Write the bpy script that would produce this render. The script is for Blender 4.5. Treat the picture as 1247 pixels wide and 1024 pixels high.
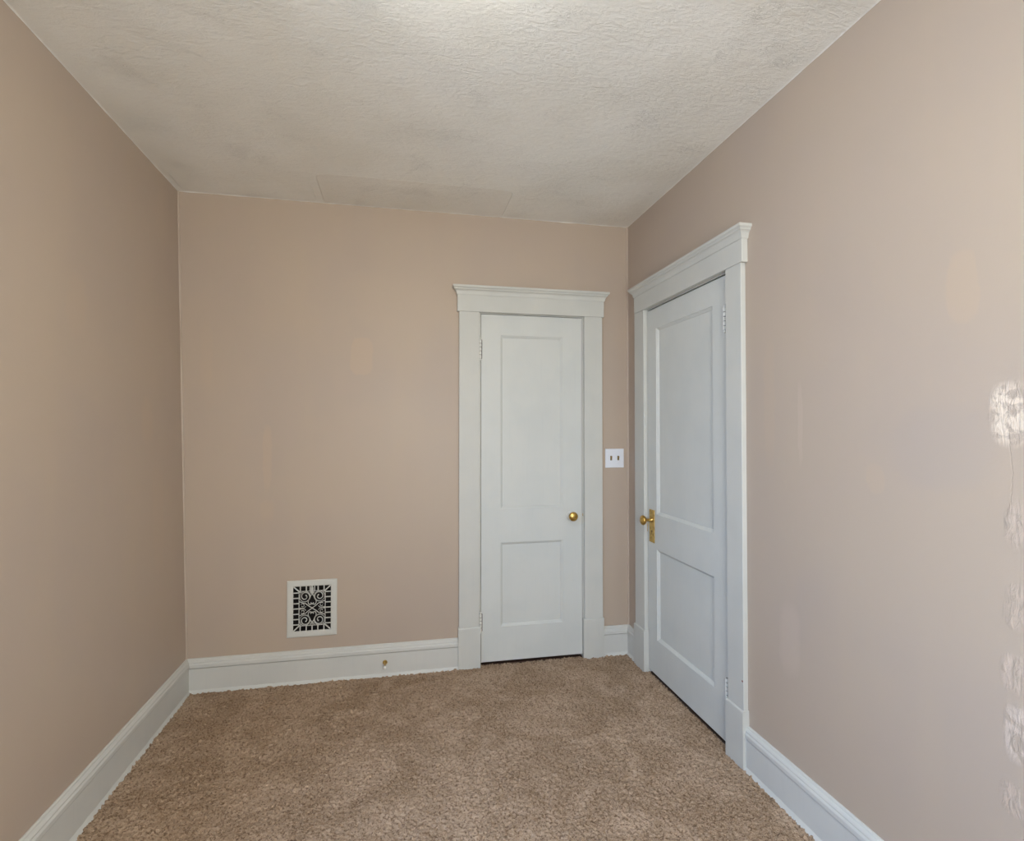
import bpy, bmesh, math, random
import numpy as np
from mathutils import Vector, Matrix, noise

random.seed(4)
for o in list(bpy.data.objects):
    bpy.data.objects.remove(o, do_unlink=True)
S = bpy.context.scene
C = S.collection
PI = math.pi

# ------------------------------------------------------------------ camera
W, H = 2.4503, 2.6039          # room width, ceiling height at the far wall
REAR = -3.70                   # y of the wall behind the camera
cd = bpy.data.cameras.new('camera')
cam = bpy.data.objects.new('camera', cd)
C.objects.link(cam)
S.camera = cam
cd.sensor_fit = 'HORIZONTAL'
cd.sensor_width = 36
cd.lens = 662.79 / 1247 * 36
cd.clip_start = 0.02
yaw, pitch, roll = 0.2052, 0.0153, -0.0004
f = Vector((math.sin(yaw) * math.cos(pitch), math.cos(yaw) * math.cos(pitch), math.sin(pitch)))
r = Vector((math.cos(yaw), -math.sin(yaw), 0))
u = r.cross(f)
r2 = r * math.cos(roll) + u * math.sin(roll)
u2 = -r * math.sin(roll) + u * math.cos(roll)
M = Matrix((r2, u2, -f)).transposed().to_4x4()
M.translation = Vector((1.0725, -3.1226, 1.3605))
cam.matrix_world = M

# ------------------------------------------------------------------ light and exposure
S.view_settings.view_transform = 'Standard'
S.view_settings.look = 'None'
S.view_settings.gamma = 1
S.view_settings.use_curve_mapping = False
S.view_settings.exposure = 0.0
world = bpy.data.worlds.new('sky')
S.world = world
world.use_nodes = True
SKY = (0.4, 1.1, 2.3)                        # open sky above the horizon
GROUND = (0.3, 0.3, 0.25)                     # sunlit ground and houses below it
wn_ = world.node_tree.nodes
wl_ = world.node_tree.links
wtc = wn_.new('ShaderNodeTexCoord')
wsp = wn_.new('ShaderNodeSeparateXYZ')
wmr = wn_.new('ShaderNodeMapRange')
wmx = wn_.new('ShaderNodeMix')
wmx.data_type = 'RGBA'
wmr.inputs[1].default_value = -0.03
wmr.inputs[2].default_value = 0.05
wmx.inputs[6].default_value = (*GROUND, 1)
wmx.inputs[7].default_value = (*SKY, 1)
wl_.new(wtc.outputs['Generated'], wsp.inputs[0])
wl_.new(wsp.outputs[2], wmr.inputs[0])
wl_.new(wmr.outputs[0], wmx.inputs[0])
wl_.new(wmx.outputs[2], wn_['Background'].inputs[0])
wn_['Background'].inputs[1].default_value = 1.0

LEFT_WINDOW = (-2.95, -2.00, 0.75, 2.10)     # y0, y1, z0, z1
REAR_WINDOW = (0.85, 1.95, 0.75, 2.10)       # x0, x1, z0, z1


def daylight(name, loc, rot, sx, sz, power, col):
    l = bpy.data.lights.new(name, 'AREA')
    l.shape = 'RECTANGLE'
    l.size, l.size_y = sx, sz
    l.energy = power
    l.color = col
    o = bpy.data.objects.new(name, l)
    C.objects.link(o)
    o.location = loc
    o.rotation_euler = rot
    return o


daylight('daylight_left', (-0.55, -2.475, 1.95), (0, -math.radians(62), 0), 1.5, 1.5, 142, (0.28, 0.54, 1.0))
daylight('daylight_rear', (1.40, REAR - 0.35, 1.45), (math.radians(88), 0, 0), 1.5, 1.5, 130, (1.0, 0.99, 0.95))
LAMP_STRENGTH = 27.5
LAMP_COLOR = (0.97, 0.99, 0.93)


# ------------------------------------------------------------------ helpers
def link(name, bm, mat, parent=None, smooth=False, recalc=True):
    if recalc:
        bmesh.ops.recalc_face_normals(bm, faces=bm.faces[:])
    me = bpy.data.meshes.new(name)
    bm.to_mesh(me)
    bm.free()
    me.materials.append(mat)
    if smooth:
        for p in me.polygons:
            p.use_smooth = True
    o = bpy.data.objects.new(name, me)
    C.objects.link(o)
    if parent:
        o.parent = parent
    return o


def empty(name, loc, rz=0):
    o = bpy.data.objects.new(name, None)
    o.empty_display_size = 0.1
    o.location = loc
    o.rotation_euler = (0, 0, rz)
    C.objects.link(o)
    return o


def tag(o, label=None, cat=None, group=None, kind=None):
    if label: o['label'] = label
    if cat: o['category'] = cat
    if group: o['group'] = group
    if kind: o['kind'] = kind
    return o


def box(bm, x0, x1, y0, y1, z0, z1, bev=0.0, seg=2):
    g = bmesh.ops.create_cube(bm, size=1)
    vs = g['verts']
    for v in vs:
        v.co = Vector((x0 + (v.co.x + .5) * (x1 - x0), y0 + (v.co.y + .5) * (y1 - y0), z0 + (v.co.z + .5) * (z1 - z0)))
    if bev > 0:
        es = list({e for v in vs for e in v.link_edges})
        bmesh.ops.bevel(bm, geom=es, offset=bev, segments=seg, affect='EDGES', profile=0.6)


def lathe(bm, prof, axis_m, n=32):
    """prof: (radius, distance along axis) list, spun about local z then moved by axis_m."""
    rings = []
    for (rr, h) in prof:
        if rr < 1e-6:
            rings.append([bm.verts.new(axis_m @ Vector((0, 0, h)))])
        else:
            rings.append([bm.verts.new(axis_m @ Vector((rr * math.cos(2 * PI * k / n), rr * math.sin(2 * PI * k / n), h))) for k in range(n)])
    for a, b in zip(rings[:-1], rings[1:]):
        for k in range(n):
            k2 = (k + 1) % n
            if len(a) == 1 and len(b) == 1: continue
            if len(a) == 1: bm.faces.new((a[0], b[k], b[k2]))
            elif len(b) == 1: bm.faces.new((a[k], a[k2], b[0]))
            else: bm.faces.new((a[k], a[k2], b[k2], b[k]))


def sweep(bm, prof, p0, p1, out, mit0=0.0, mit1=0.0, cap=True):
    """Extrude a (depth, z) profile along p0->p1. mit* is how far an end grows per metre of depth (a mitre)."""
    p0, p1, out = Vector(p0), Vector(p1), Vector(out)
    t = (p1 - p0).normalized()
    A = [bm.verts.new(p0 + out * d - t * (mit0 * d) + Vector((0, 0, z))) for d, z in prof]
    B = [bm.verts.new(p1 + out * d + t * (mit1 * d) + Vector((0, 0, z))) for d, z in prof]
    n = len(prof)
    for k in range(n):
        k2 = (k + 1) % n
        bm.faces.new((A[k], A[k2], B[k2], B[k]))
    if cap:
        bm.faces.new(A)
        bm.faces.new(B[::-1])


def wall_mesh(bm, u0, u1, z0, z1, holes, P, thick, depth_of=None):
    """A wall slab. P(u, d, z) maps to the world, d>0 is away from the room.
    holes: (u0, u1, z0, z1, depth) - depth None goes right through."""
    us = sorted({u0, u1} | {h[0] for h in holes} | {h[1] for h in holes})
    zs = sorted({z0, z1} | {h[2] for h in holes} | {h[3] for h in holes})

    def q(*pts):
        bm.faces.new([bm.verts.new(P(*p)) for p in pts])
    for a, b in zip(us[:-1], us[1:]):
        for c, d in zip(zs[:-1], zs[1:]):
            hit = None
            for h in holes:
                if a >= h[0] - 1e-6 and b <= h[1] + 1e-6 and c >= h[2] - 1e-6 and d <= h[3] + 1e-6: hit = h
            if hit is None: q((a, 0, c), (b, 0, c), (b, 0, d), (a, 0, d))
            if hit is None or hit[4] is not None: q((a, thick, c), (a, thick, d), (b, thick, d), (b, thick, c))
            if hit is not None and hit[4] is not None: q((a, hit[4], c), (b, hit[4], c), (b, hit[4], d), (a, hit[4], d))
    for h in holes:
        a, b, c, d, dp = h
        dp = dp or thick
        q((a, 0, c), (a, 0, d), (a, dp, d), (a, dp, c))
        q((b, 0, c), (b, dp, c), (b, dp, d), (b, 0, d))
        q((a, 0, d), (b, 0, d), (b, dp, d), (a, dp, d))
        q((a, 0, c), (a, dp, c), (b, dp, c), (b, 0, c))
    q((u0, 0, z0), (u0, 0, z1), (u0, thick, z1), (u0, thick, z0))
    q((u1, 0, z0), (u1, thick, z0), (u1, thick, z1), (u1, 0, z1))
    q((u0, 0, z1), (u1, 0, z1), (u1, thick, z1), (u0, thick, z1))
    q((u0, 0, z0), (u0, thick, z0), (u1, thick, z0), (u1, 0, z0))
    bmesh.ops.remove_doubles(bm, verts=bm.verts[:], dist=1e-5)


# ------------------------------------------------------------------ materials
def srgb(r, g, b):
    def c(v):
        v /= 255
        return v / 12.92 if v <= .04045 else ((v + .055) / 1.055) ** 2.4
    return (c(r), c(g), c(b), 1)


class NT:
    def __init__(s, name):
        s.m = bpy.data.materials.new(name)
        s.m.use_nodes = True
        s.t = s.m.node_tree
        s.b = s.t.nodes['Principled BSDF']
        s.tc = s.t.nodes.new('ShaderNodeTexCoord').outputs['Object']

    def n(s, typ, **kw):
        nd = s.t.nodes.new(typ)
        for k, v in kw.items(): setattr(nd, k, v)
        return nd

    def set(s, sock, v):
        if hasattr(v, 'is_linked'): s.t.links.new(v, sock)
        elif isinstance(v, (tuple, list)) and len(v) == 3 and len(sock.default_value) == 4: sock.default_value = (*v, 1)
        else: sock.default_value = v

    def math(s, op, a, b=0.0, c=None, clamp=False):
        nd = s.n('ShaderNodeMath', operation=op, use_clamp=clamp)
        s.set(nd.inputs[0], a); s.set(nd.inputs[1], b)
        if c is not None: s.set(nd.inputs[2], c)
        return nd.outputs[0]

    def vmath(s, op, a, b=(0, 0, 0)):
        nd = s.n('ShaderNodeVectorMath', operation=op)
        s.set(nd.inputs[0], a); s.set(nd.inputs[1], b)
        return nd.outputs['Value'] if op in ('LENGTH', 'DOT_PRODUCT') else nd.outputs[0]

    def noise(s, scale, detail=2, rough=.5, vec=None, dist=0.0, out='Fac'):
        nd = s.n('ShaderNodeTexNoise')
        s.set(nd.inputs['Vector'], vec or s.tc)
        nd.inputs['Scale'].default_value = scale
        nd.inputs['Detail'].default_value = detail
        nd.inputs['Roughness'].default_value = rough
        nd.inputs['Distortion'].default_value = dist
        return nd.outputs[out]

    def ramp(s, v, a, b, c=0.0, d=1.0, smooth=True):
        nd = s.n('ShaderNodeMapRange', interpolation_type='SMOOTHSTEP' if smooth else 'LINEAR')
        s.set(nd.inputs[0], v)
        for k, x in enumerate((a, b, c, d)): nd.inputs[k + 1].default_value = x
        return nd.outputs[0]

    def mix(s, fac, a, b):
        nd = s.n('ShaderNodeMix', data_type='RGBA')
        s.set(nd.inputs['Factor'], fac); s.set(nd.inputs[6], a); s.set(nd.inputs[7], b)
        return nd.outputs[2]

    def bump(s, h, strength, dist, normal=None):
        nd = s.n('ShaderNodeBump')
        s.set(nd.inputs['Height'], h)
        nd.inputs['Strength'].default_value = strength
        nd.inputs['Distance'].default_value = dist
        if normal: s.set(nd.inputs['Normal'], normal)
        return nd.outputs[0]

    def done(s, col=None, rough=.5, metal=0.0, normal=None, spec=.5):
        if col is not None: s.set(s.b.inputs['Base Color'], col)
        s.set(s.b.inputs['Roughness'], rough)
        s.b.inputs['Metallic'].default_value = metal
        s.b.inputs['Specular IOR Level'].default_value = spec
        if normal: s.set(s.b.inputs['Normal'], normal)
        return s.m

    def patch(s, vec, c, half, soft, p=3.0):
        """A rounded-box mask about point c with half sizes half (object space)."""
        d = s.vmath('SUBTRACT', vec, c)
        d = s.vmath('ABSOLUTE', d)
        d = s.vmath('DIVIDE', d, half)
        sx = s.n('ShaderNodeSeparateXYZ'); s.set(sx.inputs[0], d)
        a = s.math('ADD', s.math('POWER', sx.outputs[0], p), s.math('POWER', sx.outputs[1], p))
        a = s.math('ADD', a, s.math('POWER', sx.outputs[2], p))
        return s.ramp(a, 1.0 - soft, 1.0 + soft, 1.0, 0.0)


WALLC = srgb(184, 167, 149)


def wall_material(name, patches=(), spackle=(), crack=None):
    """Eggshell taupe paint; patches (c, half, soft, amount, colour) are touched-up spots."""
    m = NT(name)
    warp = m.vmath('SUBTRACT', m.noise(9, 4, .6, out='Color'), (.5, .5, .5))
    sc = m.n('ShaderNodeVectorMath', operation='SCALE')
    m.set(sc.inputs[0], warp); sc.inputs['Scale'].default_value = 0.035
    wp = m.vmath('ADD', m.tc, sc.outputs[0])
    col = m.mix(m.ramp(m.noise(1.6, 3), .35, .7), WALLC, srgb(180, 164, 149))
    # roller-streaked vertical variation
    st = m.n('ShaderNodeMapping'); m.set(st.inputs[0], m.tc); st.inputs['Scale'].default_value = (6, 6, .8)
    col = m.mix(m.ramp(m.noise(1.0, 3, vec=st.outputs[0]), .45, .8, 0, .35), col, srgb(188, 170, 149))
    for c, half, soft, amt, pc in patches:
        mk = m.patch(wp, c, half, soft)
        col = m.mix(m.math('MULTIPLY', mk, amt), col, pc)
    fine = m.noise(220, 3, .6)
    h = m.math('MULTIPLY', fine, .25)
    h = m.math('ADD', h, m.math('MULTIPLY', m.noise(7, 3), 1.2))
    rough = m.math('ADD', 0.42, m.math('MULTIPLY', m.noise(5, 3), .12))
    if spackle:
        tot = None
        for c, half, soft, amt, pc in spackle:
            mk = m.patch(wp, c, half, soft)
            br = m.ramp(m.noise(24, 5, .65, dist=1.0), .40, .56)
            mk2 = m.math('MULTIPLY', mk, br)
            col = m.mix(m.math('MULTIPLY', mk2, amt), col, pc)
            tot = mk if tot is None else m.math('MAXIMUM', tot, mk)
        sm = m.n('ShaderNodeMapping'); m.set(sm.inputs[0], m.tc); sm.inputs['Scale'].default_value = (1, 2.2, .7)
        rel = m.math('MULTIPLY', tot, m.math('ADD', .25, m.math('MULTIPLY', m.ramp(m.noise(38, 4, .6, vec=sm.outputs[0], dist=.8), .35, .7), 1.0)))
        h = m.math('ADD', h, m.math('MULTIPLY', rel, 2.6))
    if crack:
        c, half = crack
        mk = m.patch(wp, c, half, .4)
        h = m.math('SUBTRACT', h, m.math('MULTIPLY', mk, 1.5))
    return m.done(col, rough, normal=m.bump(h, .5, .0012), spec=.4)


TAN = srgb(196, 172, 146)
PINK = srgb(214, 193, 176)
GREY = srgb(168, 158, 152)
mat_wall_plain = wall_material('wall_paint_plain')
mat_wall_back = wall_material('wall_paint_back', [
    ((.870, 0, 1.765), (.062, 1, .105), .25, .34, TAN),
    ((.382, 0, 1.20), (.022, 1, .17), .5, .30, TAN),
    ((.385, 0, .93), (.035, 1, .05), .8, .18, TAN),
    ((.08, 0, 1.75), (.03, 1, .16), .8, .15, TAN),
])
mat_wall_left = wall_material('wall_paint_left', [
    ((0, -.40, 1.40), (1, .05, .10), .8, .22, TAN),
    ((0, -.93, 1.80), (1, .06, .10), .8, .18, TAN),
    ((0, -.30, .95), (1, .06, .25), .8, .15, TAN),
])
mat_wall_right = wall_material('wall_paint_right', [
    ((W, -2.025, 1.715), (1, .040, .090), .35, .30, TAN),
    ((W, -1.765, 1.21), (1, .030, .045), .5, .22, TAN),
    ((W, -1.46, 1.38), (1, .012, .14), .6, .16, PINK),
    ((W, -1.30, 1.45), (1, .03, .22), .8, .18, TAN),
    ((W, -1.96, 1.31), (1, .13, .10), .9, .22, GREY),
    ((W, -1.40, .60), (1, .05, .12), .8, .18, PINK),
], [
    ((W, -2.128, 1.395), (1, .036, .068), .9, .75, srgb(236, 220, 200)),
    ((W, -2.140, 1.14), (1, .022, .050), 1.0, .30, PINK),
    ((W, -2.140, .955), (1, .027, .045), 1.0, .30, PINK),
    ((W, -2.132, .80), (1, .028, .042), .9, .45, PINK),
    ((W, -2.142, .665), (1, .034, .058), .8, .60, srgb(222, 206, 192)),
    ((W, -2.130, .51), (1, .026, .036), .9, .40, PINK),
], ((W, -2.128, 1.25), (1, .0016, .09)))


def ceiling_material():
    m = NT('ceiling_texture_paint')
    mp = m.n('ShaderNodeMapping'); m.set(mp.inputs[0], m.tc); mp.inputs['Scale'].default_value = (1, 1.9, 1)
    st = mp.outputs[0]
    n1 = m.noise(52, 6, .68, vec=st, dist=.5)
    n2 = m.noise(17, 5, .65, vec=st, dist=1.0)
    # short trowel ridges, in drifts
    rd = m.noise(36, 3, .55, vec=st, dist=2.2)
    rd = m.math('SUBTRACT', 1.0, m.math('MULTIPLY', m.math('ABSOLUTE', m.math('SUBTRACT', rd, .5)), 14.0), clamp=True)
    ridge = m.math('MULTIPLY', m.math('POWER', rd, 2.0), m.ramp(m.noise(5.5, 4, .6), .52, .72))
    amp = m.ramp(m.noise(2.7, 3), .3, .7, .55, 1.3)
    h = m.math('MULTIPLY', m.math('ADD', m.math('MULTIPLY', n1, 1.1), m.math('MULTIPLY', n2, 1.2)), amp)
    h = m.math('ADD', h, m.math('MULTIPLY', ridge, .45))
    h = m.math('ADD', h, m.math('MULTIPLY', m.noise(2.0, 2), 1.5))
    # taped repair sheet near the far wall
    p = m.patch(m.tc, (1.165, -.17, H), (.495, .185, 1), .10, 12.0)
    h = m.math('ADD', h, m.math('MULTIPLY', p, .8))
    p2 = m.patch(m.tc, (.30, -.12, H), (.33, .10, 1), .10, 12.0)
    h = m.math('ADD', h, m.math('MULTIPLY', p2, .8))
    col = m.mix(m.ramp(m.noise(2.4, 3), .35, .7), srgb(238, 236, 229), srgb(232, 229, 220))
    col = m.mix(m.math('MULTIPLY', p, .22), col, srgb(220, 210, 196))
    return m.done(col, .38, normal=m.bump(h, .8, .0044), spec=.45)


def white_paint(name, c=(226, 228, 227), rough=.46, brush=True, wear=0.0):
    m = NT(name)
    col = m.mix(m.ramp(m.noise(4, 3), .35, .7), srgb(*c), srgb(c[0] - 5, c[1] - 4, c[2] - 3))
    st = m.n('ShaderNodeMapping'); m.set(st.inputs[0], m.tc); st.inputs['Scale'].default_value = (90, 90, 5)
    br = m.noise(1.0, 4, vec=st.outputs[0])
    col = m.mix(m.ramp(br, .55, .8, 0, .25), col, srgb(c[0] - 14, c[1] - 12, c[2] - 9))
    h = m.math('ADD', m.math('MULTIPLY', br, .8), m.math('MULTIPLY', m.noise(18, 3), 1.2))
    return m.done(col, rough, normal=m.bump(h, .35, .0008), spec=.35)


mat_ceiling = ceiling_material()
mat_trim = white_paint('trim_cream_white_paint', (202, 201, 193))
mat_door = white_paint('door_white_paint', (207, 208, 202))
mat_base = white_paint('baseboard_white_paint', (205, 204, 197))
mat_hinge = white_paint('painted_hinge', (232, 230, 222), .3)
mat_plate = NT('white_plastic').done(srgb(226, 229, 234), .3)
mat_rubber = NT('white_rubber').done(srgb(235, 233, 225), .5)
mat_dark = NT('dark_duct_metal_hinge_gap_shade').done(srgb(30, 26, 24), .7)
mat_wood_shade = NT('dark_threshold_wood_hinge_shade').done(srgb(62, 40, 28), .6)
mat_hole = NT('keyhole_black').done(srgb(22, 17, 12), .8)


def brass(name, c=(212, 176, 100), r=.26):
    m = NT(name)
    col = m.mix(m.ramp(m.noise(60, 3), .4, .7), srgb(*c), srgb(c[0] - 40, c[1] - 40, c[2] - 30))
    return m.done(col, m.math('ADD', r, m.math('MULTIPLY', m.noise(90, 2), .12)), 1.0)


mat_brass = brass('aged_brass')
mat_brass_plate = brass('brass_plate', (214, 184, 114), .38)
mat_register = white_paint('register_grey_white_paint', (206, 205, 197), .38)


def carpet_material():
    m = NT('beige_brown_carpet')
    big = m.ramp(m.noise(4.2, 4, .6, dist=.8), .38, .62)
    mid = m.ramp(m.noise(11, 3, .6), .35, .7)
    fine = m.noise(260, 2, .7)
    fine2 = m.noise(120, 2, .6)
    col = m.mix(big, srgb(160, 134, 108), srgb(192, 166, 141))
    col = m.mix(m.math('MULTIPLY', mid, .35), col, srgb(156, 130, 104))
    col = m.mix(m.ramp(fine, .42, .62, 0, .65), col, srgb(206, 182, 156))
    col = m.mix(m.ramp(fine2, .50, .65, 0, .72), col, srgb(108, 83, 62))
    h = m.math('ADD', fine, m.math('MULTIPLY', fine2, 1.0))
    return m.done(col, .95, normal=m.bump(h, .9, .006), spec=.1)


mat_carpet = carpet_material()

# ------------------------------------------------------------------ room shell
LEAN = -0.0248
SX, SY = -0.0012, -0.0075


def lx(z): return LEAN * (z - .1)          # the old left wall leans outwards


def cz(x, y): return H + SX * x + SY * y


# door openings
D1 = dict(x0=1.540, x1=2.152)              # door 1 leaf (far wall)
D2 = dict(u0=.268, u1=1.020)               # door 2 leaf (right wall), u = -y
DTOP = 2.027
JT = .010                                  # visible jamb edge

bm = bmesh.new()
RG = (.488 + .0285, .745 - .0285, .24 + .0285, .543 - .0285)      # duct hole behind the register
wall_mesh(bm, -.12, W + .12, -.05, 2.72,
          [(D1['x0'] - .02, D1['x1'] + .02, -.02, DTOP + .02, .10), (RG[0], RG[1], RG[2], RG[3], .10)],
          lambda a, d, z: (a, d, z), .14)
for (a0, a1, q_) in ((None, .009, 1), (W, W - .009, -1)):     # paint-filled inside corners
    prev = None
    for k in range(41):
        z = k / 40 * 2.62
        wob = .003 * noise.noise(Vector((z * 3, q_ * 5, 1)))
        xa = lx(z) if a0 is None else W
        v = [bm.verts.new((xa + q_ * .0004, -.0075 - wob, z)), bm.verts.new((xa + q_ * (.006 + wob * .6), -.0055, z)), bm.verts.new((xa + q_ * (.0095 + wob), -.0004, z))]
        if prev:
            bm.faces.new((prev[0], v[0], v[1], prev[1])); bm.faces.new((prev[1], v[1], v[2], prev[2]))
        prev = v
wb = link('wall_back', bm, mat_wall_back)
tag(wb, 'taupe painted far wall with the narrow closet door and floor register', 'wall', kind='structure')

bm = bmesh.new()
wall_mesh(bm, .0, -REAR, -.05, 2.72, [(D2['u0'] - .02, D2['u1'] + .02, -.02, DTOP + .02, .10)],
          lambda a, d, z: (W + d, -a, z), .12)
wr = link('wall_right', bm, mat_wall_right)
tag(wr, 'taupe painted right wall with rough spackle patches along its near edge', 'wall', kind='structure')

bm = bmesh.new()
y0, y1, z0, z1 = LEFT_WINDOW
wall_mesh(bm, .0, -REAR, -.05, 2.72, [(-y1, -y0, z0, z1, None)], lambda a, d, z: (lx(z) - d, -a, z), .14)
wl = link('wall_left', bm, mat_wall_left)
tag(wl, 'plain taupe painted left wall', 'wall', kind='structure')

bm = bmesh.new()
x0, x1, z0, z1 = REAR_WINDOW
wall_mesh(bm, -.12, W + .12, -.05, 2.75, [(x0, x1, z0, z1, None)], lambda a, d, z: (a, REAR - d, z), .14)
tag(link('wall_rear', bm, mat_wall_plain), 'taupe painted wall behind the camera with a window', 'wall', kind='structure')

# ceiling: slab with a slightly wavy painted edge running down the walls
bm = bmesh.new()
N = 120


def edge_strip(p0, p1, inward, seed):
    prev = None
    for k in range(N + 1):
        t = k / N
        p = Vector(p0).lerp(Vector(p1), t)
        w = .0018 + .004 * max(0, noise.noise(Vector((t * 22, seed, 0)))) + .0012 * noise.noise(Vector((t * 60, seed, 5)))
        c = cz(p.x, p.y)
        zb = c - w
        px = p.copy()
        if abs(p.x) < .3 and abs(inward.x) > 0: px.x = lx(zb)
        a = bm.verts.new((px.x + inward.x * .0012, px.y + inward.y * .0012, zb))
        b = bm.verts.new((px.x + inward.x * .009, px.y + inward.y * .009, c + .001))
        if prev: bm.faces.new((prev[0], a, b, prev[1]))
        prev = (a, b)


edge_strip((-.06, 0, 0), (W, 0, 0), Vector((0, -1, 0)), 1)
edge_strip((-.06, 0, 0), (-.06, REAR, 0), Vector((1, 0, 0)), 2)
edge_strip((W, 0, 0), (W, REAR, 0), Vector((-1, 0, 0)), 3)
vs = []
for zt in (0, .1):
    for (x, y) in ((-.12, .02), (W + .02, .02), (W + .02, REAR - .02), (-.12, REAR - .02)):
        vs.append(bm.verts.new((x, y, cz(x, y) + zt)))
for q in ((0, 1, 2, 3), (4, 7, 6, 5), (0, 4, 5, 1), (1, 5, 6, 2), (2, 6, 7, 3), (3, 7, 4, 0)):
    bm.faces.new([vs[i] for i in q])
tag(link('ceiling', bm, mat_ceiling), 'off-white brush-textured ceiling with a taped repair', 'ceiling', kind='structure')

# carpeted floor with real tufted relief where it is in view
bm = None
nx, ny = 500, 560
X = np.linspace(-.005, W + .005, nx)
Y = np.linspace(.005, -2.75, ny)
rng = np.random.default_rng(5)
hgt = rng.random((ny, nx)).astype(np.float32)
sm = (hgt + np.roll(hgt, 1, 0) + np.roll(hgt, 1, 1) + np.roll(hgt, (1, 1), (0, 1))) / 4
big = rng.random((ny // 12 + 3, nx // 12 + 3))
yi, xi = np.linspace(0, big.shape[0] - 2.001, ny), np.linspace(0, big.shape[1] - 2.001, nx)
y_, x_ = np.floor(yi).astype(int), np.floor(xi).astype(int)
fy, fx = (yi - y_)[:, None], (xi - x_)[None, :]
B = (big[y_][:, x_] * (1 - fy) * (1 - fx) + big[y_ + 1][:, x_] * fy * (1 - fx) + big[y_][:, x_ + 1] * (1 - fy) * fx + big[y_ + 1][:, x_ + 1] * fy * fx)
Z = (sm - .5) * .013 + (hgt - .5) * .004 + (B - .5) * .004 - .003
gx, gy = np.meshgrid(X, Y)
gx = gx + (rng.random(gx.shape) - .5) * .003
gy = gy + (rng.random(gy.shape) - .5) * .003
co = np.stack([gx, gy, Z], -1).reshape(-1, 3)
idx = np.arange(nx * ny).reshape(ny, nx)
fc = np.stack([idx[:-1, :-1], idx[1:, :-1], idx[1:, 1:], idx[:-1, 1:]], -1).reshape(-1, 4)
extra = np.array([(-.005, -2.75, 0), (W + .005, -2.75, 0), (W + .005, REAR, 0), (-.005, REAR, 0)])
base = len(co)
co = np.concatenate([co, extra])
fc = np.concatenate([fc, [[base, base + 3, base + 2, base + 1]]])
me = bpy.data.meshes.new('floor')
me.from_pydata(co.tolist(), [], fc.tolist())
me.materials.append(mat_carpet)
me.polygons.foreach_set('use_smooth', np.ones(len(fc), bool))
fl = bpy.data.objects.new('floor', me)
C.objects.link(fl)
tag(fl, 'beige brown cut-pile carpet covering the whole floor', 'carpet', kind='structure')


# ------------------------------------------------------------------ baseboards
BASE = [(0, -.02), (.016, -.02), (.016, .1205), (.0105, .121), (.0105, .1238), (.0195, .1242), (.0205, .127), (.0205, .141), (.0185, .145), (.0165, .148),
        (.0165, .153), (.013, .158), (.0085, .162), (.0075, .1665), (.004, .1695), (0, .1695)]


def caulk(bm, p0, p1, out, off, seed, n=60):
    """Wavy bead of paint where the board meets the carpet."""
    p0, p1, out = Vector(p0), Vector(p1), Vector(out)
    prev = None
    n = max(6, int((p1 - p0).length * 45))
    for k in range(n + 1):
        p = p0.lerp(p1, k / n)
        w = .0115 + .003 * noise.noise(Vector((p.x * 25, p.y * 25, seed)))
        a = bm.verts.new(p + out * off + Vector((0, 0, w)))
        b = bm.verts.new(p + out * (off + w * .9) + Vector((0, 0, -.006)))
        if prev: bm.faces.new((prev[0], a, b, prev[1]))
        prev = (a, b)


def baseboard(name, p0, p1, out, m0, m1, label, lean=False):
    bm = bmesh.new()
    sweep(bm, BASE, p0, p1, out, m0, m1)
    caulk(bm, p0, p1, out, .016, len(label))
    if lean:
        for v in bm.verts: v.co.x += lx(max(v.co.z, 0))
    o = link(name, bm, mat_base)
    return tag(o, label, 'baseboard', kind='structure')


PB = .002
baseboard('baseboard_back', (0, 0, 0), (1.4125, 0, 0), (0, -1, 0), -1, 0,
          'long white baseboard on the far wall under the register')
baseboard('baseboard_back', (2.279, 0, 0), (W, 0, 0), (0, -1, 0), 0, -1,
          'short white baseboard piece between the closet door and the corner')
baseboard('baseboard_left', (0, 0, 0), (0, REAR, 0), (1, 0, 0), -1, 0,
          'long white baseboard along the left wall', lean=True)
baseboard('baseboard_right', (W, 0, 0), (W, -.139, 0), (-1, 0, 0), -1, 0,
          'tiny white baseboard piece in the corner beside the wider door')
baseboard('baseboard_right', (W, -1.160, 0), (W, REAR, 0), (-1, 0, 0), 0, 0,
          'white baseboard running along the right wall towards the camera')
baseboard('baseboard_rear', (W, REAR, 0), (0, REAR, 0), (0, 1, 0), 0, 0, 'white baseboard on the wall behind the camera')


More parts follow.
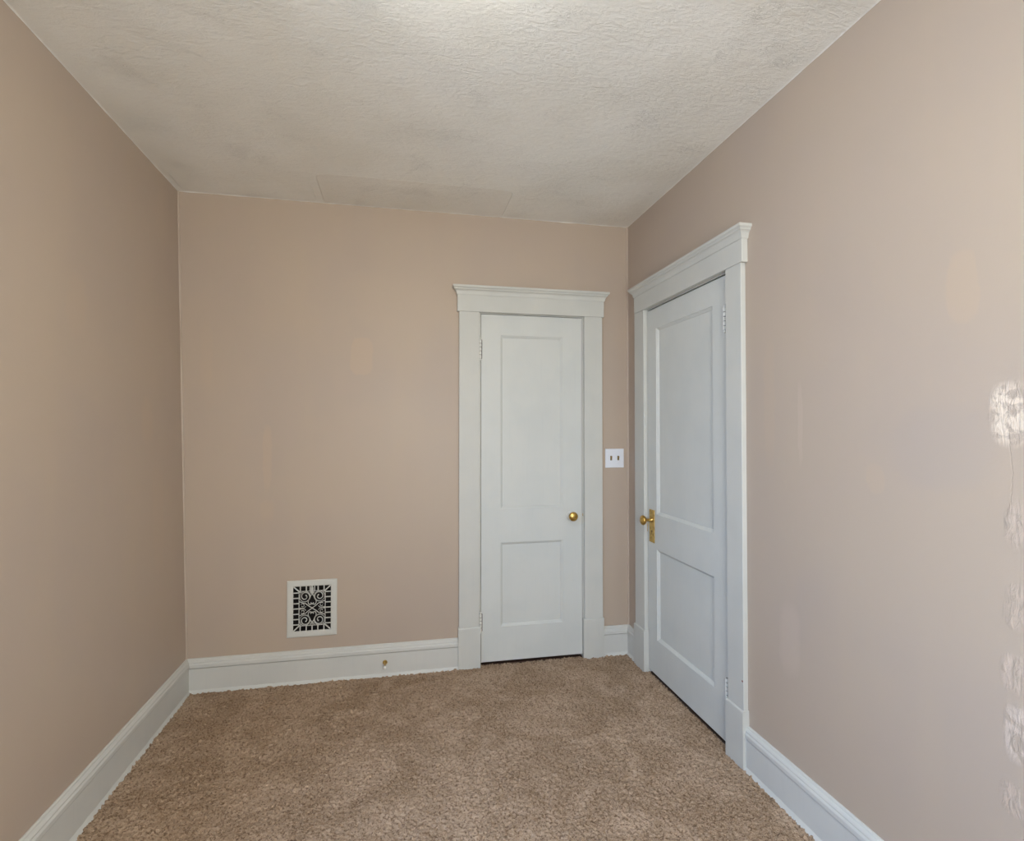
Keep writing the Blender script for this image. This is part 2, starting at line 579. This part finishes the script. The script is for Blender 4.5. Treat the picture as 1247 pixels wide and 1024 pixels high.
# ------------------------------------------------------------------ doors
def door_surround(name, loc, rz, lw, cL, cR, hL, hR, label, wide_cap=.022):
    """lw: leaf from 0..lw in local x. cL, cR: (outer, inner) x of the casings. Room side is -y."""
    t = empty(name, loc, rz)
    tag(t, label, 'door casing', kind='structure')
    for (a, b) in (cL, cR):
        bm = bmesh.new(); box(bm, min(a, b), max(a, b), -.022, 0, .228, 2.036, .0015, 1)
        link('casing', bm, mat_trim, t)
        lo, hi = min(a, b), max(a, b)
        e = .004
        bm = bmesh.new()
        lo2, hi2 = (lo - e, hi + .006) if a < b else (lo - .008, hi + e)
        prof = [(0, -.02), (.029, -.02), (.029, .222), (.0275, .2265), (.024, .2295), (0, .2295)]
        sweep(bm, prof, (lo2, 0, 0), (hi2, 0, 0), (0, -1, 0))
        link('plinth_block', bm, mat_trim, t)
    bm = bmesh.new(); box(bm, hL, hR, -.028, 0, 2.034, 2.136, .0015, 1)
    link('head_board', bm, mat_trim, t)
    # crown moulding, returned at both ends
    prof = [(.000, 2.128), (.031, 2.128), (.033, 2.134), (.0345, 2.141), (.037, 2.149), (.042, 2.155), (.0475, 2.158), (.0475, 2.162),
            (.051, 2.166), (.0555, 2.1695), (.0555, 2.1805), (0, 2.1805)]
    bm = bmesh.new()
    # front run between mitred ends: build as loops over the plan outline
    loops = []
    for (d, z) in prof:
        e = max(d - .028, 0)
        loops.append([bm.verts.new((hL - e, 0, z)), bm.verts.new((hL - e, -d, z)), bm.verts.new((hR + e, -d, z)), bm.verts.new((hR + e, 0, z))])
    for A, B_ in zip(loops[:-1], loops[1:]):
        for k in range(3):
            try: bm.faces.new((A[k], A[k + 1], B_[k + 1], B_[k]))
            except ValueError: pass
    bmesh.ops.remove_doubles(bm, verts=bm.verts[:], dist=1e-6)
    bmesh.ops.holes_fill(bm, edges=bm.edges[:], sides=0)
    link('crown_moulding', bm, mat_trim, t)
    # jamb lining and door stop inside the opening
    bm = bmesh.new()
    g = .0025
    box(bm, -.0185, -g, 0, .099, -.012, DTOP + .018)
    box(bm, lw + g, lw + .0185, 0.001, .099, -.012, DTOP + .018)
    box(bm, -g, lw + g, 0.001, .099, DTOP + g + .001, DTOP + .018)
    link('jamb', bm, mat_trim, t)
    bm = bmesh.new()
    box(bm, -g + .0002, .012, .040, .055, -.012, DTOP)
    box(bm, lw - .012, lw + g - .0002, .040, .055, -.012, DTOP)
    box(bm, .012, lw - .012, .040, .055, DTOP - .012, DTOP + g)
    link('stop_moulding', bm, mat_trim, t)
    bm = bmesh.new()
    box(bm, -g, lw + g, .012, .098, -.013, -.002)
    link('threshold', bm, mat_wood_shade, t)
    return t


def leaf_mesh(lw, z0, z1, panels):
    """Door leaf with sunk flat panels; front face at y=+.001, thickness .035."""
    bm = bmesh.new()
    xs = sorted({0, lw} | {p[0] for p in panels} | {p[1] for p in panels})
    zs = sorted({z0, z1} | {p[2] for p in panels} | {p[3] for p in panels})
    F = .001

    def q(*pts): bm.faces.new([bm.verts.new(p) for p in pts])
    for a, b in zip(xs[:-1], xs[1:]):
        for c, d in zip(zs[:-1], zs[1:]):
            if any(a >= p[0] - 1e-6 and b <= p[1] + 1e-6 and c >= p[2] - 1e-6 and d <= p[3] + 1e-6 for p in panels): continue
            q((a, F, c), (b, F, c), (b, F, d), (a, F, d))
    for (a, b, c, d) in panels:
        prev = None
        for ins, dep in ((0, 0), (.0015, .003), (.004, .0035), (.009, .0075), (.0125, .0095), (.014, .0125)):
            L = [(a + ins, F + dep, c + ins), (b - ins, F + dep, c + ins), (b - ins, F + dep, d - ins), (a + ins, F + dep, d - ins)]
            if prev:
                for k in range(4): q(prev[k], prev[(k + 1) % 4], L[(k + 1) % 4], L[k])
            prev = L
        q(*prev)
    q((0, F + .035, z0), (0, F + .035, z1), (lw, F + .035, z1), (lw, F + .035, z0))
    q((0, F, z0), (0, F, z1), (0, F + .035, z1), (0, F + .035, z0))
    q((lw, F, z0), (lw, F + .035, z0), (lw, F + .035, z1), (lw, F, z1))
    q((0, F, z1), (lw, F, z1), (lw, F + .035, z1), (0, F + .035, z1))
    q((0, F, z0), (0, F + .035, z0), (lw, F + .035, z0), (lw, F, z0))
    bmesh.ops.remove_doubles(bm, verts=bm.verts[:], dist=1e-6)
    bmesh.ops.recalc_face_normals(bm, faces=bm.faces[:])
    es = [e for e in bm.edges if all(abs(v.co.y - F) < 1e-6 for v in e.verts) and len(e.link_faces) == 2 and e.calc_face_angle(0) > 1.4]
    bmesh.ops.bevel(bm, geom=es, offset=.0018, segments=2, affect='EDGES')
    return bm


def hinge(parent, x, z0, z1, side, tip=True):
    """Painted butt hinge: five knuckles on a pin with ball tips, dark strip behind as painted shade."""
    bm = bmesh.new()
    n = 5
    L = (z1 - z0) / n
    yc = -.0055
    for k in range(n):
        A = Matrix.Translation((x, yc, z0 + k * L + .0007))
        lathe(bm, [(0, 0), (.0058, 0), (.0072, .0014), (.0072, L - .0036), (.0058, L - .0022), (0, L - .0022)], A, 16)
    h = link('hinge', bm, mat_hinge, parent, smooth=False)
    bm = bmesh.new()
    for zz, sgn in (((z1, 1), (z0, -1)) if tip else ((z0, -1),)):
        A = Matrix.Translation((x, yc, zz)) @ (Matrix.Identity(4) if sgn > 0 else Matrix.Rotation(PI, 4, 'X'))
        lathe(bm, [(0, -.0005), (.0035, 0), (.003, .002), (.005, .005), (.0052, .008), (.003, .0115), (0, .0125)], A, 16)
    p = link('hinge_tip', bm, mat_hinge, h, smooth=True)
    bm = bmesh.new()
    lathe(bm, [(.0045, 0), (.0045, z1 - z0 - .002)], Matrix.Translation((x, yc, z0)), 10)
    link('hinge_pin', bm, mat_dark, h, smooth=True)  # pin coloured dark to paint in the shade between the knuckles
    bm = bmesh.new()
    box(bm, x - .0115, x + .0115, -.0012, .0006, z0, z1)
    link('hinge_shade_strip', bm, mat_wood_shade, h)  # dark strip behind the knuckles, the hinge's shadow put in as colour
    return h


LEAF0 = .016
d1w = D1['x1'] - D1['x0']
door_surround('trim_1', (D1['x0'], 0, 0), 0, d1w, (1.410 - D1['x0'], 1.5265 - D1['x0']), (2.275 - D1['x0'], 2.161 - D1['x0']),
              1.399 - D1['x0'], 2.284 - D1['x0'], 'white wooden casing around the narrow door on the far wall')
t1 = empty('door_1', (D1['x0'], 0, 0))
tag(t1, 'narrow white two-panel closet door with round brass knob on the far wall', 'door', kind='structure')
bm = leaf_mesh(d1w, LEAF0, DTOP, [(.114, .492, .893, 1.908), (.114, .492, .212, .699)])
link('door_leaf', bm, mat_door, t1)
hinge(t1, -.006, 1.768, 1.878, 1)
hinge(t1, -.004, .196, .296, 1)

d2w = D2['u1'] - D2['u0']
door_surround('trim_2', (W, -D2['u0'], 0), -PI / 2, d2w, (.142 - D2['u0'], .262 - D2['u0']), (1.160 - D2['u0'], 1.053 - D2['u0']),
              .151 - D2['u0'], 1.176 - D2['u0'], 'white wooden casing around the wider door on the right wall')
t2 = empty('door_2', (W, -D2['u0'], 0), -PI / 2)
tag(t2, 'wider white two-panel door with brass plate and knob on the right wall', 'door', kind='structure')
bm = leaf_mesh(d2w, LEAF0 + .002, DTOP - .004, [(.370 - D2['u0'], .918 - D2['u0'], .893, 1.912), (.370 - D2['u0'], .918 - D2['u0'], .210, .702)])
link('door_leaf', bm, mat_door, t2)
hinge(t2, d2w + .002, 1.785, 1.883, 1)
hinge(t2, d2w + .002, .210, .296, 1, tip=False)

# painted-over nail hole on the casing of door 2 and chips are in the trim paint; door 1 knob
OUT = Matrix.Rotation(PI / 2, 4, 'X')            # lathe axis -> -y (into the room)
kx, kz = 2.082 - D1['x0'], .843
bm = bmesh.new()
A = Matrix.Translation((kx, .001, kz)) @ OUT
lathe(bm, [(0, 0), (.031, 0), (.031, .0025), (.0285, .005), (.018, .0065), (.013, .008), (0, .008)], A, 32)
rose = link('knob_rose', bm, mat_door, t1, smooth=True)
rose['label'] = 'white painted rose'
bm = bmesh.new()
knob_prof = [(0, .006), (.0105, .006), (.0105, .010), (.0085, .013), (.0080, .026), (.0095, .031), (.0150, .0345), (.0225, .0385), (.0262, .044),
             (.0270, .049), (.0262, .0535), (.0236, .0575), (.0225, .0583), (.0195, .0605), (.0140, .0628), (.0070, .0642), (0, .0645)]
lathe(bm, knob_prof, A, 40)
k = link('door_knob', bm, mat_brass, t1, smooth=True)
k['label'] = 'round brass knob'

# door 2 escutcheon, knob, keyhole and strike
ex0, ex1, ez0, ez1 = .289 - D2['u0'], .347 - D2['u0'], .732, .912
exc = (ex0 + ex1) / 2
bm = bmesh.new()
box(bm, ex0, ex1, -.0035, .0012, ez0, ez1, .0016, 2)
esc = link('lock_plate', bm, mat_brass_plate, t2)
esc['label'] = 'rectangular brass lock plate'
for dx in (-.021, .021):
    for zz in (ez0 + .010, ez1 - .010):
        bm = bmesh.new()
        lathe(bm, [(0, .0062), (.0026, .0056), (.0038, .0042), (.004, .0030)], Matrix.Translation((exc + dx, 0, zz)) @ OUT, 14)
        link('plate_screw', bm, mat_brass, esc, smooth=True)
bm = bmesh.new()
lathe(bm, [(0, .0038), (.0042, .0038), (.0042, .003)], Matrix.Translation((exc - .004, 0, .793)) @ OUT, 16)
box(bm, exc - .0062, exc - .0018, -.0038, -.003, .774, .793)
link('keyhole', bm, mat_hole, esc)
bm = bmesh.new()
A = Matrix.Translation((exc + .002, .001, .856)) @ OUT
lathe(bm, [(0, .003), (.0135, .003), (.0135, .007), (.0105, .009), (.0085, .012), (.0080, .036), (.0095, .040), (.0150, .0425), (.0215, .0465),
           (.0262, .0525), (.0272, .057), (.0262, .0612), (.0238, .0645), (.0228, .0650), (.0195, .0672), (.0140, .0692), (.0070, .0705), (0, .0708)], A, 40)
k = link('door_knob', bm, mat_brass, t2, smooth=True)
k['label'] = 'round brass knob'
# strike on the jamb edge
bm = bmesh.new()
box(bm, -.0125, -.0030, -.0025, .0012, .782, .828, .0008, 1)
link('strike_plate', bm, mat_brass_plate, t2)
# small rusty nail hole on the near casing of door 2, and latch notch on door 1 casing
bm = bmesh.new()
lathe(bm, [(0, .0235), (.003, .0230), (.0042, .0222), (.0042, .0215)], Matrix.Translation((1.153 - D2['u0'], 0, .345)) @ OUT, 12)
nl = link('nail_head', bm, NT('rusty_nail').done(srgb(126, 66, 36), .7), bpy.data.objects['trim_2'])
bm = bmesh.new()
box(bm, d1w + .003, d1w + .0065, -.001, .002, .838, .852, .0005, 1)
link('latch_strike', bm, mat_brass, t1)

# ------------------------------------------------------------------ wall register
rx0, rx1, rz0, rz1 = .488, .745, .240, .543
rcx, rcz = (rx0 + rx1) / 2, (rz0 + rz1) / 2
reg = empty('wall_register', (rcx, 0, rcz))
tag(reg, 'white cast scrollwork heating register on the far wall above the baseboard', 'vent')
su, sv = .257 / 620, .303 / 695
hw, hh = .257 / 2, .303 / 2
ow, oh = 233 * su, 275 * sv
bm = bmesh.new()
loops = []
for (w_, h_, d) in ((hw, hh, .0), (hw, hh, .006), (hw - .003, hh - .003, .0085), (hw - .012, hh - .012, .0095), (ow + .004, oh + .004, .0095), (ow, oh, .0065), (ow, oh, .0)):
    loops.append([bm.verts.new((sx * w_, -d, sz * h_)) for sx, sz in ((-1, -1), (1, -1), (1, 1), (-1, 1))])
loops.append(loops[0])
for A_, B_ in zip(loops[:-1], loops[1:]):
    for k in range(4):
        bm.faces.new((A_[k], A_[(k + 1) % 4], B_[(k + 1) % 4], B_[k]))
link('register_frame', bm, mat_register, reg)

gb = bmesh.new()


def stroke(pts, w=9.0, d0=.0015, d1=.0062, closed=False):
    """A flat cast bar following pts (register units), mitred at every point."""
    P = [Vector((x * su, -y * sv)) for x, y in pts]
    n = len(P)
    hwid = w * .5 * su
    ring = []
    for i in range(n):
        a = P[i - 1] if i > 0 or closed else P[i]
        b = P[(i + 1) % n] if i < n - 1 or closed else P[i]
        t = (b - a).normalized()
        nrm = Vector((-t.y, t.x)) * hwid
        l, rr = P[i] + nrm, P[i] - nrm
        l2, r2_ = P[i] + nrm * .6, P[i] - nrm * .6
        ring.append([gb.verts.new((l.x, -d0, l.y)), gb.verts.new((l.x, -(d1 - .001), l.y)), gb.verts.new((l2.x, -d1, l2.y)),
                     gb.verts.new((r2_.x, -d1, r2_.y)), gb.verts.new((rr.x, -(d1 - .001), rr.y)), gb.verts.new((rr.x, -d0, rr.y))])
    m_ = n if closed else n - 1
    for i in range(m_):
        A_, B_ = ring[i], ring[(i + 1) % n]
        for k in range(6):
            gb.faces.new((A_[k], A_[(k + 1) % 6], B_[(k + 1) % 6], B_[k]))
    if not closed:
        gb.faces.new(ring[0]); gb.faces.new(ring[-1][::-1])


def blob(x, y, rad):
    lathe(gb, [(rad * su, .0015), (rad * su, .0056), (rad * su * .6, .0066), (0, .0068)], Matrix.Translation((x * su, 0, -y * sv)) @ OUT, 16)


def smooth_pts(pts, n=6):
    out = []
    P = [pts[0]] + list(pts) + [pts[-1]]
    for i in range(1, len(P) - 2):
        p0, p1, p2, p3 = [Vector(p) for p in P[i - 1:i + 3]]
        for k in range(n):
            t = k / n
            out.append(tuple(.5 * ((2 * p1) + (-p0 + p2) * t + (2 * p0 - 5 * p1 + 4 * p2 - p3) * t * t + (-p0 + 3 * p1 - 3 * p2 + p3) * t ** 3)))
    out.append(tuple(pts[-1]))
    return out


stroke([(-162, -212), (162, -212), (162, 212), (-162, 212)], 11, closed=True)
for x in (-147, -73, 73, 147):
    stroke([(x, -276), (x, -212)], 14)
for x in (-147, -72, 0, 72, 147):
    stroke([(x, 212), (x, 276)], 14)
for x in (-26, 30):
    stroke([(x, -276), (x, -212)], 13)
for y in (-195, -130, -65, 0, 65, 130, 195):
    stroke([(-234, y), (-162, y)], 13)
    stroke([(162, y), (234, y)], 13)
for a in (-1, 1):
    for b in (-1, 1):
        stroke([(a * 232, b * 274), (a * 162, b * 212)], 15)
        q = lambda pts: [(a * x, b * y) for x, y in pts]
        # large spiral
        sp = []
        for k in range(41):
            th = math.radians(95 - 12.5 * k * 1.0)
            rr = 64 - 46 * (k / 40) ** 1.25
            sp.append((-89 + rr * math.cos(th), -146 + rr * math.sin(th) * 1.0))
        stroke(q(sp), 10)
        blob(a * sp[-1][0], b * sp[-1][1], 9)
        th2 = [(-89 + 66 * math.cos(math.radians(t)), -146 + 64 * math.sin(math.radians(t))) for t in range(0, 361, 15)][:-1]
        stroke(q(th2), 6, closed=True)
        # crossing bars to the centre
        stroke(q(smooth_pts([(-162, -88), (-120, -72), (-80, -58), (-50, -34), (0, 0)])), 9)
        stroke(q(smooth_pts([(-162, -10), (-130, -6), (-95, -8), (-78, -26)])), 6)
        # small spiral
        s2 = []
        for k in range(19):
            th = math.radians(-150 + 16 * k)
            rr = 25 - 11 * (k / 18)
            s2.append((-118 + rr * math.cos(th), -38 + rr * math.sin(th)))
        stroke(q(s2), 6)
        blob(a * s2[-1][0], b * s2[-1][1], 5)
        # heart halves
        stroke(q(smooth_pts([(0, -168), (-16, -158), (-24, -135), (-42, -105), (-50, -75), (-40, -50), (-20, -46), (-12, -60), (-20, -68)])), 9)
        stroke(q([(0, -52), (-16, -52)]), 12)
        stroke(q([(-162, -212), (-135, -192)]), 9)
        stroke(q(smooth_pts([(-24, -212), (-20, -190), (0, -176)])), 9)
    stroke([(a * 162, 0), (a * 140, 0)], 9)
blob(0, 0, 9)
blob(0, -54, 7)
blob(0, 54, 7)
stroke([(0, -212), (0, -165)], 8)
stroke([(0, 212), (0, 165)], 8)
link('scroll_grille', gb, mat_register, reg)
# damper lever at the top
bm = bmesh.new()
box(bm, -.004, .004, -.015, -.006, .118 - .018, .118 + .006, .002, 2)
box(bm, -.0065, .0065, -.0085, -.006, .082, .112, .001, 1)
link('damper_lever', bm, mat_register, reg)
bm = bmesh.new()
hx, hz2 = (RG[1] - RG[0]) / 2 - .003, (RG[3] - RG[2]) / 2 - .003
for k in range(6):
    z = -hz2 + .02 + k * (2 * hz2 - .03) / 5
    vs = [(-hx, .020, z + .012), (hx, .020, z + .012), (hx, .034, z - .016), (-hx, .034, z - .016)]
    A_ = [bm.verts.new(v) for v in vs] + [bm.verts.new((v[0], v[1] + .001, v[2] + .001)) for v in vs]
    for q_ in ((0, 1, 2, 3), (7, 6, 5, 4), (0, 4, 5, 1), (1, 5, 6, 2), (2, 6, 7, 3), (3, 7, 4, 0)):
        bm.faces.new([A_[i] for i in q_])
link('damper_blades', bm, mat_dark, reg)
bm = bmesh.new()
e = .0008
X0, X1, Z0, Z1 = -hx - .0022, hx + .0022, -hz2 - .0022, hz2 + .0022
for a_, b_, c_, d_ in (((X0, .0, Z0), (X0, .098, Z0), (X0, .098, Z1), (X0, .0, Z1)), ((X1, .0, Z0), (X1, .0, Z1), (X1, .098, Z1), (X1, .098, Z0)),
                       ((X0, .0, Z1), (X0, .098, Z1), (X1, .098, Z1), (X1, .0, Z1)), ((X0, .0, Z0), (X1, .0, Z0), (X1, .098, Z0), (X0, .098, Z0)),
                       ((X0, .098, Z0), (X1, .098, Z0), (X1, .098, Z1), (X0, .098, Z1))):
    bm.faces.new([bm.verts.new(v) for v in (a_, b_, c_, d_)])
link('duct', bm, mat_dark, reg)

# ------------------------------------------------------------------ light switch
sw = empty('light_switch', (2.359, 0, 1.1815))
tag(sw, 'white two-gang switch plate on the wall between the two doors', 'light switch')
bm = bmesh.new()
box(bm, -.0595, .0595, -.006, 0, -.0575, .0575, .003, 3)
link('switch_plate', bm, mat_plate, sw)
mat_tog = NT('amber_toggle').done(srgb(150, 118, 52), .45)
mat_slot = NT('switch_slot').done(srgb(120, 104, 70), .7)
for x in (-.023, .023):
    bm = bmesh.new()
    box(bm, x - .0058, x + .0058, -.0066, -.0058, -.0125, .0145)
    sl = link('toggle_slot', bm, mat_slot, sw)
    bm = bmesh.new()
    up = .006 if x < 0 else .004
    prof = [(-.0042, -.0066, -.004 + up), (.0042, -.0066, -.004 + up), (.0042, -.0066, .004 + up), (-.0042, -.0066, .004 + up),
            (-.0034, -.017, .001 + up), (.0034, -.017, .001 + up), (.0034, -.0185, .0065 + up), (-.0034, -.0185, .0065 + up)]
    A_ = [bm.verts.new((v[0] + x, v[1], v[2])) for v in prof]
    for q_ in ((0, 1, 2, 3), (4, 7, 6, 5), (0, 4, 5, 1), (1, 5, 6, 2), (2, 6, 7, 3), (3, 7, 4, 0)):
        bm.faces.new([A_[i] for i in q_])
    bmesh.ops.bevel(bm, geom=bm.edges[:], offset=.0008, segments=2, affect='EDGES')
    link('toggle', bm, mat_tog, sw)
    for z in (-.030, .030):
        bm = bmesh.new()
        lathe(bm, [(0, .0072), (.0022, .0068), (.003, .006), (.003, .005)], Matrix.Translation((x, 0, z)) @ OUT, 12)
        link('screw', bm, mat_plate, sw, smooth=True)

# ------------------------------------------------------------------ door stop on the far baseboard
ds = empty('door_stop', (1.002, -.016, .071))
tag(ds, 'small brass door stop with white rubber tip on the far baseboard', 'door stop')
bm = bmesh.new()
lathe(bm, [(0, 0), (.0130, 0), (.0130, .003), (.0115, .006), (.008, .009), (.0065, .012), (.0055, .020), (.0050, .055), (.0062, .058), (.0062, .062), (0, .062)],
      OUT, 24)
link('post', bm, mat_brass, ds, smooth=True)
bm = bmesh.new()
lathe(bm, [(0, .061), (.0075, .061), (.0080, .064), (.0080, .072), (.0068, .0755), (0, .0765)], OUT, 24)
link('rubber_tip', bm, mat_rubber, ds, smooth=True)

# ------------------------------------------------------------------ ceiling lamp (just above the frame)
LX, LY = 1.20, -1.93
lamp = empty('ceiling_lamp', (LX, LY, cz(LX, LY)))
tag(lamp, 'round frosted glass flush lamp on the ceiling', 'lamp')
bm = bmesh.new()
DN = Matrix.Rotation(PI, 4, 'X')
lathe(bm, [(0, -.004), (.13, -.004), (.13, .010), (.122, .020), (.10, .024), (0, .024)], DN, 48)
link('lamp_base', bm, mat_plate, lamp, smooth=True)
gm = bpy.data.materials.new('lit_frosted_glass')
gm.use_nodes = True
pb = gm.node_tree.nodes['Principled BSDF']
pb.inputs['Base Color'].default_value = (.9, .9, .88, 1)
pb.inputs['Emission Color'].default_value = (*LAMP_COLOR, 1)
pb.inputs['Emission Strength'].default_value = LAMP_STRENGTH
bm = bmesh.new()
lathe(bm, [(.120, .021), (.150, .028), (.160, .040), (.152, .060), (.125, .082), (.08, .097), (.03, .104), (0, .105)], DN, 48)
link('glass_shade', bm, gm, lamp, smooth=True)


# ------------------------------------------------------------------ windows (behind the camera, they let the daylight in)
gl = bpy.data.materials.new('window_glass')
gl.use_nodes = True
nt = gl.node_tree
for n_ in list(nt.nodes): nt.nodes.remove(n_)
o_ = nt.nodes.new('ShaderNodeOutputMaterial'); mx = nt.nodes.new('ShaderNodeMixShader')
tr = nt.nodes.new('ShaderNodeBsdfTransparent'); gs = nt.nodes.new('ShaderNodeBsdfGlossy')
gs.inputs['Roughness'].default_value = .02
mx.inputs[0].default_value = .06
nt.links.new(tr.outputs[0], mx.inputs[1]); nt.links.new(gs.outputs[0], mx.inputs[2]); nt.links.new(mx.outputs[0], o_.inputs[0])


def window(name, loc, rz, w, h, label):
    """Double-hung sash window; local x is width, room side is -y, origin at the lower left of the opening."""
    t = empty(name, loc, rz)
    tag(t, label, 'window', kind='structure')
    bm = bmesh.new()
    for (a, b, c, d) in ((0, .03, 0, h), (w - .03, w, 0, h), (.03, w - .03, 0, .03), (.03, w - .03, h - .03, h)):
        box(bm, a, b, .03, .11, c, d)
    link('window_frame', bm, mat_trim, t)
    for (c, d, y) in ((.03, h / 2 + .02, .045), (h / 2 - .02, h - .03, .080)):
        bm = bmesh.new()
        for (a, b, c2, d2) in ((.03, .075, c, d), (w - .075, w - .03, c, d), (.075, w - .075, c, c + .045), (.075, w - .075, d - .04, d)):
            box(bm, a, b, y, y + .03, c2, d2)
        s = link('sash', bm, mat_trim, t)
        bm = bmesh.new(); box(bm, .073, w - .073, y + .013, y + .017, c + .043, d - .038)
        link('pane', bm, gl, s)
    bm = bmesh.new()
    for (a, b, c, d, dd) in ((-.11, .0, 0, h, .02), (w, w + .11, 0, h, .02), (-.12, w + .12, h, h + .12, .025), (-.11, w + .11, -.12, -.025, .02)):
        box(bm, a, b, -dd, -.0005, c, d, .002, 1)
    link('window_casing', bm, mat_trim, t)
    bm = bmesh.new(); box(bm, -.13, w + .13, -.055, .03, -.025, 0, .004, 2)
    link('window_sill', bm, mat_trim, t)
    return t


y0, y1, z0, z1 = LEFT_WINDOW
wn = window('window_1', (lx(z0), y0, z0), PI / 2, y1 - y0, z1 - z0, 'sash window in the left wall beside the camera')
wn.rotation_euler = (0, 0, PI / 2)
x0, x1, z0, z1 = REAR_WINDOW
window('window_2', (x1, REAR, z0), PI, x1 - x0, z1 - z0, 'sash window in the wall behind the camera')
